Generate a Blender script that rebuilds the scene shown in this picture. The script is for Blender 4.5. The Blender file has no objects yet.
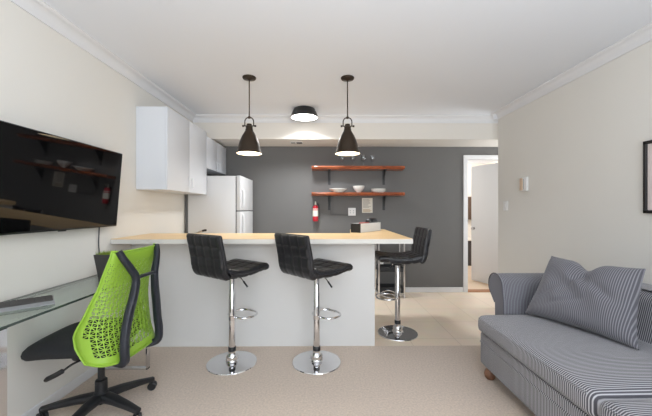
import bpy, bmesh, math, random
from mathutils import Vector, Matrix, Euler
random.seed(7)
C = bpy.context.scene.collection
SC = bpy.context.scene
PI = math.pi
R = math.radians

# ------------------------------------------------------------------ camera
cam = bpy.data.cameras.new('camera')
cam.sensor_width = 36.0
cam.lens = 312 / 652 * 36.0
cam.shift_y = 1 / 652
cam.clip_start = 0.02
co = bpy.data.objects.new('camera', cam)
C.objects.link(co)
co.location = (0, 0, 1.27)
co.rotation_euler = (R(90), 0, R(-0.55))
SC.camera = co

# ------------------------------------------------------------------ world, daylight, exposure
w = bpy.data.worlds.new('world')
SC.world = w
w.use_nodes = True
w.node_tree.nodes['Background'].inputs[0].default_value = (0.86, 0.93, 1.0, 1)
w.node_tree.nodes['Background'].inputs[1].default_value = 2.2


def area(name, loc, rot, sx, sy, power, col=(1, 1, 1), spread=180):
    l = bpy.data.lights.new(name, 'AREA')
    l.shape = 'RECTANGLE'
    l.size = sx
    l.size_y = sy
    l.energy = power
    l.color = col
    l.spread = R(spread)
    o = bpy.data.objects.new(name, l)
    o.location = loc
    o.rotation_euler = rot
    C.objects.link(o)
    return o


area('window_daylight', (1.1, -1.9, 1.35), (R(94), 0, R(26)), 2.2, 1.9, 47, (0.92, 0.965, 1.0))


def lamp(name, loc, power, radius, col=(1, 0.96, 0.9)):
    l = bpy.data.lights.new(name, 'POINT')
    l.energy = power
    l.color = col
    l.shadow_soft_size = radius
    o = bpy.data.objects.new(name, l)
    o.location = loc
    C.objects.link(o)


area('added_ceiling_fill', (0.3, -0.35, 1.7), (R(158), 0, 0), 1.6, 0.8, 54, (0.9, 0.955, 1.0))  # added unseen area light, stands for light bounced off the ceiling
kl = area('kitchen_lamp', (-0.235, 3.93, 2.405), (0, 0, 0), 0.3, 0.3, 20, (0.95, 0.98, 1.0), 138)
kl.data.shape = 'DISK'
area('added_passage_fill', (3.3, 4.35, 1.5), (0, R(90), R(20)), 1.2, 0.6, 15, (0.93, 0.97, 1.0))  # added unseen area light, brightens cabinet doors and fridge from the right
SC.view_settings.view_transform = 'Standard'
SC.view_settings.look = 'None'
SC.view_settings.gamma = 1
SC.view_settings.use_curve_mapping = False
SC.view_settings.exposure = 0.14


# ------------------------------------------------------------------ materials
def lin(c):
    r = []
    for v in c[:3]:
        v = v / 255
        r.append(v / 12.92 if v <= 0.04045 else ((v + 0.055) / 1.055) ** 2.4)
    return (r[0], r[1], r[2], 1)


def mat(name, col, rough=0.6, metal=0.0, spec=0.5, coat=0.0, noise=0.0, nscale=40, bump=0.0, bscale=200,
        emit=None, estr=0, sheen=0.0):
    m = bpy.data.materials.new(name)
    m.use_nodes = True
    nt = m.node_tree
    b = nt.nodes['Principled BSDF']
    b.inputs['Base Color'].default_value = lin(col)
    b.inputs['Roughness'].default_value = rough
    b.inputs['Metallic'].default_value = metal
    b.inputs['Specular IOR Level'].default_value = spec
    b.inputs['Coat Weight'].default_value = coat
    b.inputs['Sheen Weight'].default_value = sheen
    if emit:
        b.inputs['Emission Color'].default_value = lin(emit)
        b.inputs['Emission Strength'].default_value = estr
    if noise or bump:
        tc = nt.nodes.new('ShaderNodeTexCoord')
    if noise:
        n = nt.nodes.new('ShaderNodeTexNoise')
        n.inputs['Scale'].default_value = nscale
        n.inputs['Detail'].default_value = 4
        nt.links.new(tc.outputs['Object'], n.inputs['Vector'])
        mx = nt.nodes.new('ShaderNodeMix')
        mx.data_type = 'RGBA'
        c = lin(col)
        mx.inputs[6].default_value = tuple(x * (1 - noise) for x in c[:3]) + (1,)
        mx.inputs[7].default_value = tuple(min(1, x * (1 + noise)) for x in c[:3]) + (1,)
        nt.links.new(n.outputs['Fac'], mx.inputs[0])
        nt.links.new(mx.outputs[2], b.inputs['Base Color'])
    if bump:
        n2 = nt.nodes.new('ShaderNodeTexNoise')
        n2.inputs['Scale'].default_value = bscale
        n2.inputs['Detail'].default_value = 3
        nt.links.new(tc.outputs['Object'], n2.inputs['Vector'])
        bp = nt.nodes.new('ShaderNodeBump')
        bp.inputs['Strength'].default_value = bump
        bp.inputs['Distance'].default_value = 0.01
        nt.links.new(n2.outputs['Fac'], bp.inputs['Height'])
        nt.links.new(bp.outputs['Normal'], b.inputs['Normal'])
    return m


def glassmat(name, tint=(235, 245, 240), refl=0.1, rough=0.0):
    m = bpy.data.materials.new(name)
    m.use_nodes = True
    nt = m.node_tree
    nt.nodes.remove(nt.nodes['Principled BSDF'])
    out = nt.nodes['Material Output']
    t = nt.nodes.new('ShaderNodeBsdfTransparent')
    t.inputs[0].default_value = lin(tint)
    g = nt.nodes.new('ShaderNodeBsdfGlossy')
    g.inputs['Roughness'].default_value = rough
    fr = nt.nodes.new('ShaderNodeFresnel')
    gm = nt.nodes.new('ShaderNodeNewGeometry')
    io = nt.nodes.new('ShaderNodeMapRange')
    io.inputs[3].default_value = 1.45
    io.inputs[4].default_value = 1 / 1.45
    nt.links.new(gm.outputs['Backfacing'], io.inputs[0])
    nt.links.new(io.outputs[0], fr.inputs[0])
    mx = nt.nodes.new('ShaderNodeMixShader')
    ad = nt.nodes.new('ShaderNodeMath')
    ad.operation = 'ADD'
    ad.use_clamp = True
    ad.inputs[1].default_value = refl
    nt.links.new(fr.outputs[0], ad.inputs[0])
    nt.links.new(ad.outputs[0], mx.inputs[0])
    nt.links.new(t.outputs[0], mx.inputs[1])
    nt.links.new(g.outputs[0], mx.inputs[2])
    nt.links.new(mx.outputs[0], out.inputs[0])
    return m


def woodmat(name, c1, c2, scale=3.0, stretch=(1, 12, 12), rough=0.45, coat=0.0, contrast=(0.3, 0.7)):
    m = bpy.data.materials.new(name)
    m.use_nodes = True
    nt = m.node_tree
    b = nt.nodes['Principled BSDF']
    b.inputs['Roughness'].default_value = rough
    b.inputs['Coat Weight'].default_value = coat
    tc = nt.nodes.new('ShaderNodeTexCoord')
    mp = nt.nodes.new('ShaderNodeMapping')
    mp.inputs['Scale'].default_value = stretch
    n = nt.nodes.new('ShaderNodeTexNoise')
    n.inputs['Scale'].default_value = scale
    n.inputs['Detail'].default_value = 6
    n.inputs['Distortion'].default_value = 0.6
    cr = nt.nodes.new('ShaderNodeValToRGB')
    cr.color_ramp.elements[0].position = contrast[0]
    cr.color_ramp.elements[0].color = lin(c1)
    cr.color_ramp.elements[1].position = contrast[1]
    cr.color_ramp.elements[1].color = lin(c2)
    nt.links.new(tc.outputs['Object'], mp.inputs[0])
    nt.links.new(mp.outputs[0], n.inputs['Vector'])
    nt.links.new(n.outputs['Fac'], cr.inputs[0])
    nt.links.new(cr.outputs[0], b.inputs['Base Color'])
    return m


def stripemat(name, axis, dark, light, period, pos=(0.45, 0.75), distort=0.4, dscale=1.2):
    m = bpy.data.materials.new(name)
    m.use_nodes = True
    nt = m.node_tree
    b = nt.nodes['Principled BSDF']
    b.inputs['Roughness'].default_value = 0.9
    b.inputs['Sheen Weight'].default_value = 0.15
    tc = nt.nodes.new('ShaderNodeTexCoord')
    wv = nt.nodes.new('ShaderNodeTexWave')
    wv.wave_type = 'BANDS'
    wv.bands_direction = axis
    wv.inputs['Scale'].default_value = 2 * PI / (20 * period)
    wv.inputs['Distortion'].default_value = distort
    wv.inputs['Detail'].default_value = 1
    wv.inputs['Detail Scale'].default_value = dscale * period / 0.3
    cr = nt.nodes.new('ShaderNodeValToRGB')
    cr.color_ramp.elements[0].position = pos[0]
    cr.color_ramp.elements[0].color = lin(dark)
    cr.color_ramp.elements[1].position = pos[1]
    cr.color_ramp.elements[1].color = lin(light)
    nt.links.new(tc.outputs['Object'], wv.inputs['Vector'])
    nt.links.new(wv.outputs['Fac'], cr.inputs[0])
    nt.links.new(cr.outputs[0], b.inputs['Base Color'])
    return m


def tilemat(name, c1, c2, grout, size, off=(0, 0)):
    m = bpy.data.materials.new(name)
    m.use_nodes = True
    nt = m.node_tree
    b = nt.nodes['Principled BSDF']
    b.inputs['Roughness'].default_value = 0.32
    tc = nt.nodes.new('ShaderNodeTexCoord')
    mp = nt.nodes.new('ShaderNodeMapping')
    mp.inputs['Location'].default_value = (off[0], off[1], 0)
    br = nt.nodes.new('ShaderNodeTexBrick')
    br.offset = 0.0
    br.inputs['Color1'].default_value = lin(c1)
    br.inputs['Color2'].default_value = lin(c2)
    br.inputs['Mortar'].default_value = lin(grout)
    br.inputs['Scale'].default_value = 1.0
    br.inputs['Mortar Size'].default_value = 0.004
    br.inputs['Brick Width'].default_value = size
    br.inputs['Row Height'].default_value = size
    n = nt.nodes.new('ShaderNodeTexNoise')
    n.inputs['Scale'].default_value = 5
    n.inputs['Detail'].default_value = 5
    mx = nt.nodes.new('ShaderNodeMix')
    mx.data_type = 'RGBA'
    mx.blend_type = 'MULTIPLY'
    mx.inputs[0].default_value = 0.12
    nt.links.new(tc.outputs['Object'], mp.inputs[0])
    nt.links.new(mp.outputs[0], br.inputs['Vector'])
    nt.links.new(tc.outputs['Object'], n.inputs['Vector'])
    nt.links.new(br.outputs['Color'], mx.inputs[6])
    nt.links.new(n.outputs['Color'], mx.inputs[7])
    nt.links.new(mx.outputs[2], b.inputs['Base Color'])
    return m


M = {}
M['wall'] = mat('wall_paint', (224, 221, 215), 0.85, noise=0.015, nscale=3)
M['ceil'] = mat('ceiling_paint', (231, 234, 240), 0.9)
M['trim'] = mat('trim_paint', (224, 224, 226), 0.5)
M['soffit'] = mat('soffit_paint', (226, 221, 214), 0.85)
M['grey'] = mat('grey_feature_wall_paint', (108, 107, 106), 0.8, noise=0.03, nscale=2)
M['carpet'] = mat('carpet', (226, 209, 194), 0.95, noise=0.28, nscale=75, bump=0.8, bscale=220)
M['tile'] = tilemat('kitchen_tile', (252, 234, 212), (250, 230, 206), (232, 212, 188), 0.45, (0.06, 0.1))
M['hall_tile'] = tilemat('hall_tile', (238, 214, 188), (234, 208, 180), (214, 190, 164), 0.45)
M['white'] = mat('white_gloss_paint', (222, 224, 228), 0.35)
M['panel'] = mat('white_bar_panel', (221, 220, 219), 0.5)
M['cab'] = mat('cabinet_white', (216, 219, 225), 0.35)
M['fridge'] = mat('fridge_white', (212, 212, 213), 0.4)
M['fgrey'] = mat('fridge_gasket_grey', (95, 97, 99), 0.6)
M['top'] = woodmat('pale_worktop_wood', (226, 190, 138), (243, 212, 164), 2.5, (1, 14, 6), 0.35)
M['edge'] = mat('worktop_edge_band', (214, 210, 203), 0.5)
M['shelf'] = woodmat('red_brown_shelf_wood', (104, 48, 26), (190, 98, 52), 4.0, (1.2, 14, 10), 0.35, 0.3, (0.3, 0.72))
M['thresh'] = woodmat('threshold_wood', (150, 98, 58), (182, 126, 80), 4.0, (1.2, 14, 10), 0.5)
M['bracket'] = mat('grey_bracket_steel', (50, 51, 53), 0.5)
M['chrome'] = mat('chrome', (222, 222, 224), 0.07, 1.0)
M['steel'] = mat('brushed_steel', (190, 191, 194), 0.25, 1.0)
M['leather'] = mat('black_leatherette', (36, 36, 39), 0.33, bump=0.08, bscale=160)
M['piping'] = mat('black_leatherette_piping', (46, 46, 50), 0.28)
M['black'] = mat('black_plastic', (30, 31, 34), 0.4)
M['navy'] = mat('dark_navy_plastic', (32, 36, 46), 0.38)
M['seatfab'] = mat('black_seat_fabric', (30, 31, 34), 0.9, noise=0.3, nscale=400, bump=0.3, bscale=500)
M['green'] = mat('lime_green_elastomer', (146, 186, 60), 0.45)
M['bronze'] = mat('dark_bronze', (66, 56, 47), 0.36, 0.75)
M['darkmetal'] = mat('dark_grey_metal', (50, 51, 53), 0.4, 0.4)
M['lampin'] = mat('white_lamp_lining', (245, 240, 228), 0.5, emit=(255, 236, 205), estr=1.6)
M['bulb'] = mat('lit_bulb', (255, 250, 240), 0.4, emit=(255, 240, 215), estr=9)
M['diff'] = mat('lit_diffuser', (255, 255, 255), 0.4, emit=(255, 252, 246), estr=5)
M['screen'] = mat('black_tv_screen', (12, 12, 13), 0.03, spec=0.5)
M['tvb'] = mat('black_tv_bezel', (20, 20, 22), 0.35)
M['china'] = mat('white_china', (236, 234, 230), 0.2)
M['red'] = mat('red_enamel', (188, 24, 44), 0.3)
M['label'] = mat('pale_label_paper', (226, 226, 214), 0.7)
M['paper'] = mat('cream_paper', (222, 217, 206), 0.8)
M['ink'] = mat('grey_print', (150, 148, 142), 0.8)
M['print2'] = mat('tan_print', (186, 160, 122), 0.8)
M['plate'] = mat('white_plastic', (232, 231, 230), 0.4)
M['socket'] = mat('grey_socket_slots', (150, 152, 156), 0.5)
M['beige'] = mat('beige_wood_tone_plastic', (222, 196, 170), 0.5)
M['cable'] = mat('grey_cable', (72, 72, 74), 0.5)
M['glass'] = glassmat('clear_glass', (238, 246, 243), 0.06)
M['wineglass'] = glassmat('thin_glass', (240, 243, 245), 0.1, 0.08)
M['gedge'] = mat('dark_green_glass_edge', (58, 68, 64), 0.15)
M['winglass'] = glassmat('window_glass', (250, 252, 252), 0.0)
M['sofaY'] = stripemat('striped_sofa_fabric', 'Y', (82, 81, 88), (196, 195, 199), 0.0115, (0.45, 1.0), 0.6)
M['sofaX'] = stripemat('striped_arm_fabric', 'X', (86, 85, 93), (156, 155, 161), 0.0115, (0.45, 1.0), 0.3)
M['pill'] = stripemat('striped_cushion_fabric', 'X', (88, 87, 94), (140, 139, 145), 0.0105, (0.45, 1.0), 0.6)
M['bun'] = woodmat('brown_turned_wood', (120, 84, 62), (152, 108, 82), 6, (1, 1, 4), 0.45)
M['pot'] = mat('dark_grey_planter', (54, 52, 52), 0.55)
M['grass'] = mat('green_grass_blades', (128, 150, 40), 0.7)
M['keys'] = mat('dark_grey_keys', (84, 82, 80), 0.95, spec=0.1)
M['silver'] = mat('silver_plastic', (150, 152, 154), 0.5, 0.2)
M['frame'] = mat('black_picture_frame', (26, 24, 26), 0.4)
M['mount'] = mat('pale_pink_mount', (222, 210, 206), 0.7)
M['towel'] = mat('brown_wood_panel', (92, 70, 54), 0.6)
M['vanity'] = mat('dark_vanity', (66, 60, 58), 0.5)
M['hall'] = mat('hall_warm_paint', (238, 230, 218), 0.85)
M['tray'] = mat('tray_white', (226, 226, 224), 0.45)
M['bagred'] = mat('muted_red_packet', (150, 72, 66), 0.6)

# ------------------------------------------------------------------ mesh helpers
MW = {}


def B():
    return bmesh.new()


def box(bm, lo, hi, bev=0.0, seg=2):
    t = bmesh.new()
    bmesh.ops.create_cube(t, size=1)
    for v in t.verts:
        v.co = Vector(((lo[i] + hi[i]) / 2 + v.co[i] * (hi[i] - lo[i])) for i in range(3))
    if bev:
        bmesh.ops.bevel(t, geom=list(t.edges), offset=bev, segments=seg, affect='EDGES', profile=0.5)
    merge(bm, t)


def merge(bm, t, mtx=None):
    me = bpy.data.meshes.new('tmp')
    if mtx is not None:
        bmesh.ops.transform(t, matrix=mtx, verts=t.verts)
    t.to_mesh(me)
    t.free()
    bm.from_mesh(me)
    bpy.data.meshes.remove(me)


def lathe(bm, prof, c=(0, 0, 0), n=40, axis='z'):
    rings = []
    for r, z in prof:
        if r < 1e-6:
            rings.append([bm.verts.new(_ax(c, 0, 0, z, axis))])
        else:
            rings.append([bm.verts.new(_ax(c, r * math.cos(2 * PI * k / n), r * math.sin(2 * PI * k / n), z, axis))
                          for k in range(n)])
    for a, b in zip(rings[:-1], rings[1:]):
        for k in range(n):
            k2 = (k + 1) % n
            if len(a) == 1 and len(b) == 1:
                continue
            if len(a) == 1:
                bm.faces.new((a[0], b[k2], b[k]))
            elif len(b) == 1:
                bm.faces.new((a[k], a[k2], b[0]))
            else:
                bm.faces.new((a[k], a[k2], b[k2], b[k]))


def _ax(c, x, y, z, axis):
    if axis == 'z':
        return (c[0] + x, c[1] + y, c[2] + z)
    if axis == 'x':
        return (c[0] + z, c[1] + x, c[2] + y)
    return (c[0] + x, c[1] + z, c[2] + y)


def smoothpath(pts, per=6, closed=False):
    P = [Vector(p) for p in pts]
    n = len(P)
    out = []
    rng = range(n) if closed else range(n - 1)
    for i in rng:
        if closed:
            p0, p1, p2, p3 = P[(i - 1) % n], P[i], P[(i + 1) % n], P[(i + 2) % n]
        else:
            p0, p1, p2, p3 = P[max(i - 1, 0)], P[i], P[i + 1], P[min(i + 2, n - 1)]
        for k in range(per):
            t = k / per
            out.append(0.5 * ((2 * p1) + (p2 - p0) * t + (2 * p0 - 5 * p1 + 4 * p2 - p3) * t * t
                              + (3 * p1 - p0 - 3 * p2 + p3) * t ** 3))
    if not closed:
        out.append(P[-1])
    return out


def sweep(bm, pts, rx, ry=None, n=12, closed=False, up=(0, 0, 1), sq=1.0):
    """tube along pts; rx/ry may be lists (per point); sq<1 squares the section."""
    P = [Vector(p) for p in pts]
    m = len(P)
    rxs = rx if isinstance(rx, (list, tuple)) else [rx] * m
    if ry is None:
        ry = rx
    rys = ry if isinstance(ry, (list, tuple)) else [ry] * m
    rings = []
    prev = None
    for i in range(m):
        if closed:
            t = (P[(i + 1) % m] - P[i - 1]).normalized()
        else:
            t = (P[min(i + 1, m - 1)] - P[max(i - 1, 0)]).normalized()
        if prev is None:
            u = Vector(up)
            if abs(u.dot(t)) > 0.95:
                u = Vector((1, 0, 0)) if abs(t.x) < 0.9 else Vector((0, 1, 0))
            s = t.cross(u).normalized()
        else:
            s = (prev - t * prev.dot(t)).normalized()
        prev = s
        q = s.cross(t).normalized()
        ring = []
        for k in range(n):
            a = 2 * PI * k / n
            ca, sa = math.cos(a), math.sin(a)
            ca = math.copysign(abs(ca) ** sq, ca)
            sa = math.copysign(abs(sa) ** sq, sa)
            ring.append(bm.verts.new(P[i] + s * (ca * rxs[i]) + q * (sa * rys[i])))
        rings.append(ring)
    pairs = list(zip(rings[:-1], rings[1:]))
    if closed:
        pairs.append((rings[-1], rings[0]))
    for a, b in pairs:
        for k in range(n):
            bm.faces.new((a[k], a[(k + 1) % n], b[(k + 1) % n], b[k]))
    if not closed:
        bm.faces.new(rings[0])
        bm.faces.new(list(reversed(rings[-1])))


def prism(bm, poly, axis, a, b):
    """extrude a 2-D polygon along an axis. axis 'y': poly=(x,z); 'x': poly=(y,z); 'z': poly=(x,y)"""
    def p(u, v, t):
        return {'y': (u, t, v), 'x': (t, u, v), 'z': (u, v, t)}[axis]
    A = [bm.verts.new(p(u, v, a)) for u, v in poly]
    Bv = [bm.verts.new(p(u, v, b)) for u, v in poly]
    n = len(poly)
    for k in range(n):
        bm.faces.new((A[k], A[(k + 1) % n], Bv[(k + 1) % n], Bv[k]))
    bm.faces.new(A)
    bm.faces.new(list(reversed(Bv)))


def rbox(bm, lo, hi, r, cuts=12, fn=None):
    """rounded upholstery block; fn(p, q) may move a vertex (q in -1..1 per axis)."""
    t = bmesh.new()
    bmesh.ops.create_cube(t, size=2)
    bmesh.ops.subdivide_edges(t, edges=list(t.edges), cuts=cuts, use_grid_fill=True)
    c = Vector([(lo[i] + hi[i]) / 2 for i in range(3)])
    h = Vector([(hi[i] - lo[i]) / 2 for i in range(3)])
    for v in t.verts:
        q = v.co.copy()
        # more resolution near edges
        q = Vector([math.copysign(1 - (1 - abs(x)) ** 1.6, x) for x in q])
        p = Vector([q[i] * h[i] for i in range(3)])
        inn = Vector([max(-(h[i] - r), min(h[i] - r, p[i])) for i in range(3)])
        d = p - inn
        if d.length > 1e-9:
            # project onto the rounded surface
            p = inn + d.normalized() * r
        p = c + p
        if fn:
            p = fn(p, q)
        v.co = p
    merge(bm, t)


def obj(name, bm, m, parent=None, world=False, smooth=True, angle=35, mats=None):
    if world and parent is not None:
        bmesh.ops.transform(bm, matrix=MW[parent].inverted(), verts=bm.verts)
    bmesh.ops.remove_doubles(bm, verts=bm.verts, dist=1e-6)
    bmesh.ops.recalc_face_normals(bm, faces=bm.faces)
    me = bpy.data.meshes.new(name)
    bm.to_mesh(me)
    bm.free()
    for x in (mats or [m]):
        me.materials.append(x)
    if smooth:
        me.polygons.foreach_set('use_smooth', [True] * len(me.polygons))
        me.set_sharp_from_angle(angle=R(angle))
    o = bpy.data.objects.new(name, me)
    C.objects.link(o)
    if parent is not None:
        o.parent = parent
        MW[o] = MW[parent]
    else:
        MW[o] = Matrix.Identity(4)
    return o


def tag(o, label, cat, group=None, kind=None):
    o['label'] = label
    o['category'] = cat
    if group:
        o['group'] = group
    if kind:
        o['kind'] = kind
    return o


def thing(name, label, cat, loc=(0, 0, 0), rz=0.0, group=None):
    o = bpy.data.objects.new(name, None)
    o.empty_display_size = 0.1
    C.objects.link(o)
    o.location = loc
    o.rotation_euler = (0, 0, rz)
    MW[o] = Matrix.Translation(loc) @ Matrix.Rotation(rz, 4, 'Z')
    return tag(o, label, cat, group)


def struct(name, bm, m, smooth=False, label=None):
    o = obj(name, bm, m, smooth=smooth)
    o['kind'] = 'structure'
    if label:
        o['label'] = label
        o['category'] = name.split('_')[0]
    return o


def copy_thing(root, loc, rz, label):
    r = root.copy()
    C.objects.link(r)
    r.location = loc
    r.rotation_euler = (0, 0, rz)
    r['label'] = label
    for ch in list(root.children):
        c = ch.copy()
        C.objects.link(c)
        c.parent = r
        for g in ch.children:
            d = g.copy()
            C.objects.link(d)
            d.parent = c
    return r


def copy_mesh(o, loc, rz, label):
    c = o.copy()
    C.objects.link(c)
    c.location = loc
    c.rotation_euler = (0, 0, rz)
    c['label'] = label
    return c


# ------------------------------------------------------------------ room shell
XL, XR, YB, YF, ZC = -1.76, 2.28, 4.75, -2.4, 2.53
YR = 4.04          # where the right wall ends
ZS = 2.22          # underside of the bulkhead
YK = 4.24          # face of the bulkhead
XE = 3.7           # far right end of the passage
YT = 2.89          # carpet meets tile

b = B(); box(b, (XL - 0.1, YF - 0.1, -0.1), (XE, YT, 0))
struct('floor', b, M['carpet'], label='beige looped carpet over the front half of the room')
b = B(); box(b, (XL - 0.1, YT, -0.1), (XE, 4.8, 0.0))
struct('floor', b, M['tile'], label='cream kitchen floor tiles running up to the grey wall')
b = B(); box(b, (1.9, 4.8, -0.1), (4.0, 7.6, 0.0))
struct('floor', b, M['hall_tile'], label='tiled floor beyond the open doorway')
b = B(); box(b, (XL - 0.1, YF - 0.1, ZC), (XE, YB + 0.1, ZC + 0.1))
struct('ceiling', b, M['ceil'], label='flat white ceiling over the whole room')
b = B(); box(b, (XL - 0.1, YF - 0.1, 0), (XL, YB + 0.1, ZC))
struct('wall_left', b, M['wall'], label='cream wall on the left behind the television')
b = B(); box(b, (XR, YF - 0.1, 0), (XR + 0.12, YR, ZC)); box(b, (XR + 0.12, YR - 0.12, 0), (XE, YR, ZC))
struct('wall_right', b, M['wall'], label='cream wall on the right behind the sofa')
b = B(); box(b, (XE, YR - 0.12, 0), (XE + 0.1, YB + 0.1, ZC))
struct('wall_passage', b, M['wall'], label='cream end wall of the passage behind the right wall')
DX0, DX1, DH = 2.205, 2.97, 2.03
b = B()
box(b, (XL, YB, 0), (DX0, YB + 0.1, ZC)); box(b, (DX1, YB, 0), (XE, YB + 0.1, ZC))
box(b, (DX0, YB, DH), (DX1, YB + 0.1, ZC))
struct('wall_back', b, M['grey'], label='dark grey feature wall at the back of the kitchen')
b = B(); box(b, (XL, YK, ZS), (XE, YB, ZC))
struct('wall_bulkhead', b, M['soffit'], label='cream bulkhead dropping from the ceiling over the kitchen')
# wall behind the camera with a wide window
WX0, WX1, WZ0, WZ1 = -1.4, 2.0, 0.35, 2.35
b = B()
box(b, (XL, YF - 0.1, 0), (WX0, YF, ZC)); box(b, (WX1, YF - 0.1, 0), (XR, YF, ZC))
box(b, (WX0, YF - 0.1, 0), (WX1, YF, WZ0)); box(b, (WX0, YF - 0.1, WZ1), (WX1, YF, ZC))
struct('wall_front', b, M['wall'], label='cream wall with the wide window behind the viewer')
b = B()
for x in (WX0, (WX0 + WX1) / 2 - 0.03, WX1 - 0.06):
    box(b, (x, YF - 0.08, WZ0), (x + 0.06, YF - 0.02, WZ1))
for z in (WZ0, WZ1 - 0.06):
    box(b, (WX0, YF - 0.08, z), (WX1, YF - 0.02, z + 0.06))
struct('window_1', b, M['trim'], label='wide white framed window behind the viewer')
b = B(); box(b, (WX0 + 0.05, YF - 0.055, WZ0 + 0.05), (WX1 - 0.05, YF - 0.05, WZ1 - 0.05))
struct('window_2', b, M['winglass'], label='clear pane of the wide window behind the viewer')
# hall behind the door
b = B(); box(b, (1.9, 7.4, 0), (4.0, 7.5, ZC)); box(b, (3.9, YB + 0.1, 0), (4.0, 7.4, ZC)); box(b, (1.9, YB + 0.1, 0), (2.0, 7.4, ZC))
struct('wall_hall', b, M['hall'], label='warm white walls of the small room beyond the door')
b = B(); box(b, (1.9, YB + 0.1, 2.35), (4.0, 7.5, 2.45))
struct('ceiling', b, M['ceil'], label='ceiling of the small room beyond the door')
hl = bpy.data.lights.new('hall_lamp', 'POINT'); hl.energy = 40; hl.color = (0.97, 0.98, 1.0); hl.shadow_soft_size = 0.12
ho = bpy.data.objects.new('hall_lamp', hl); ho.location = (2.75, 6.5, 2.15); C.objects.link(ho)


def crown_profile(s=1):
    # (out from wall, down from ceiling)
    pts = [(0, 0), (0.068, 0), (0.068, -0.012), (0.06, -0.016)]
    for k in range(7):
        a = k / 6 * PI / 2
        pts.append((0.056 - 0.044 * math.sin(a), -0.02 - 0.05 * (1 - math.cos(a))))
    pts += [(0.010, -0.078), (0.010, -0.09), (0, -0.09)]
    return pts


b = B(); prism(b, [(XL + u, ZC + v) for u, v in crown_profile()], 'y', YF, YK)
struct('trim_1', b, M['trim'], smooth=True, label='white cornice along the left wall')
b = B(); prism(b, [(XR - u, ZC + v) for u, v in crown_profile()], 'y', YF, YR + 0.06)
struct('trim_2', b, M['trim'], smooth=True, label='white cornice along the right wall')
b = B(); prism(b, [(YK - u, ZC + v) for u, v in crown_profile()], 'x', XL, XE)
struct('trim_3', b, M['trim'], smooth=True, label='white cornice across the bulkhead')
b = B(); prism(b, [(YR + u, ZC + v) for u, v in crown_profile()], 'x', XR - 0.06, XE)
struct('trim_4', b, M['trim'], smooth=True, label='short white cornice round the end of the right wall')


def skirting(name, lo, hi, label):
    bb = B(); box(bb, lo, hi, 0.004, 1); struct(name, bb, M['trim'], label=label)


skirting('baseboard_left', (XL, YF, 0), (XL + 0.012, YT, 0.07), 'white skirting along the left wall')
skirting('baseboard_back', (-1.0, YB - 0.014, 0), (DX0 - 0.065, YB, 0.075), 'white skirting under the grey wall')
skirting('baseboard_right', (XR - 0.012, YF, 0), (XR, YR, 0.07), 'white skirting along the right wall')
# door frame
b = B()
box(b, (DX0 - 0.062, YB - 0.018, 0), (DX0 + 0.003, YB + 0.118, DH - 0.003), 0.003, 1)
box(b, (DX1 - 0.003, YB - 0.018, 0), (DX1 + 0.062, YB + 0.118, DH - 0.003), 0.003, 1)
box(b, (DX0 - 0.062, YB - 0.018, DH - 0.003), (DX1 + 0.062, YB + 0.118, DH + 0.062), 0.004, 1)
struct('trim_5', b, M['trim'], label='white frame round the open doorway')
b = B(); box(b, (DX0, YB - 0.02, 0), (DX1, YB + 0.12, 0.012), 0.004, 1)
struct('trim_6', b, M['thresh'], label='brown wooden threshold strip in the doorway')
# door leaf, hung on the right and opened away
ang = math.atan2(0.68, -0.28)
hx, hy = 2.955, 4.85
b = B(); box(b, (0, 0, 0.012), (0.745, 0.038, 2.02), 0.003, 1)
mtx = Matrix.Translation((hx, hy, 0)) @ Matrix.Rotation(ang, 4, 'Z')
bmesh.ops.transform(b, matrix=mtx, verts=b.verts)
door = struct('door_1', b, M['white'], label='white flush door standing open into the small room')
b = B()
lathe(b, [(0, -0.05), (0.024, -0.05), (0.027, -0.04), (0.022, -0.028), (0.012, -0.022), (0.011, -0.006), (0.026, -0.004), (0.026, 0), (0.026, 0.038),
          (0.026, 0.042), (0.011, 0.044), (0.011, 0.06), (0.022, 0.066), (0.027, 0.078), (0.024, 0.088), (0, 0.088)], (0.69, 0, 0.93), 20, 'y')
bmesh.ops.transform(b, matrix=mtx, verts=b.verts)
obj('door_handle', b, M['steel'], door)
# things seen through the gap of the door
t = thing('vanity_unit', 'dark low vanity cabinet seen through the gap beside the open door', 'cabinet', (3.3, 7.15, 0))
b = B(); box(b, (-0.6, -0.2, 0), (0.35, 0.24, 0.56), 0.005, 1); obj('body', b, M['vanity'], t)
b = B(); box(b, (-0.62, -0.22, 0.56), (0.37, 0.24, 0.59), 0.005, 1); obj('top', b, M['hall'], t)
t = thing('wall_cupboard', 'brown wooden panel on the far wall seen above the vanity through the door gap', 'cupboard', (3.3, 7.4, 1.0))
b = B(); box(b, (-0.7, -0.08, 0.02), (0.35, 0, 0.56), 0.005, 1); obj('body', b, M['towel'], t)
b = B()
for k in range(2):
    box(b, (-0.69 + 0.52 * k, -0.098, 0.03), (-0.18 + 0.52 * k, -0.08, 0.55), 0.004, 1)
obj('door', b, M['towel'], t)

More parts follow.
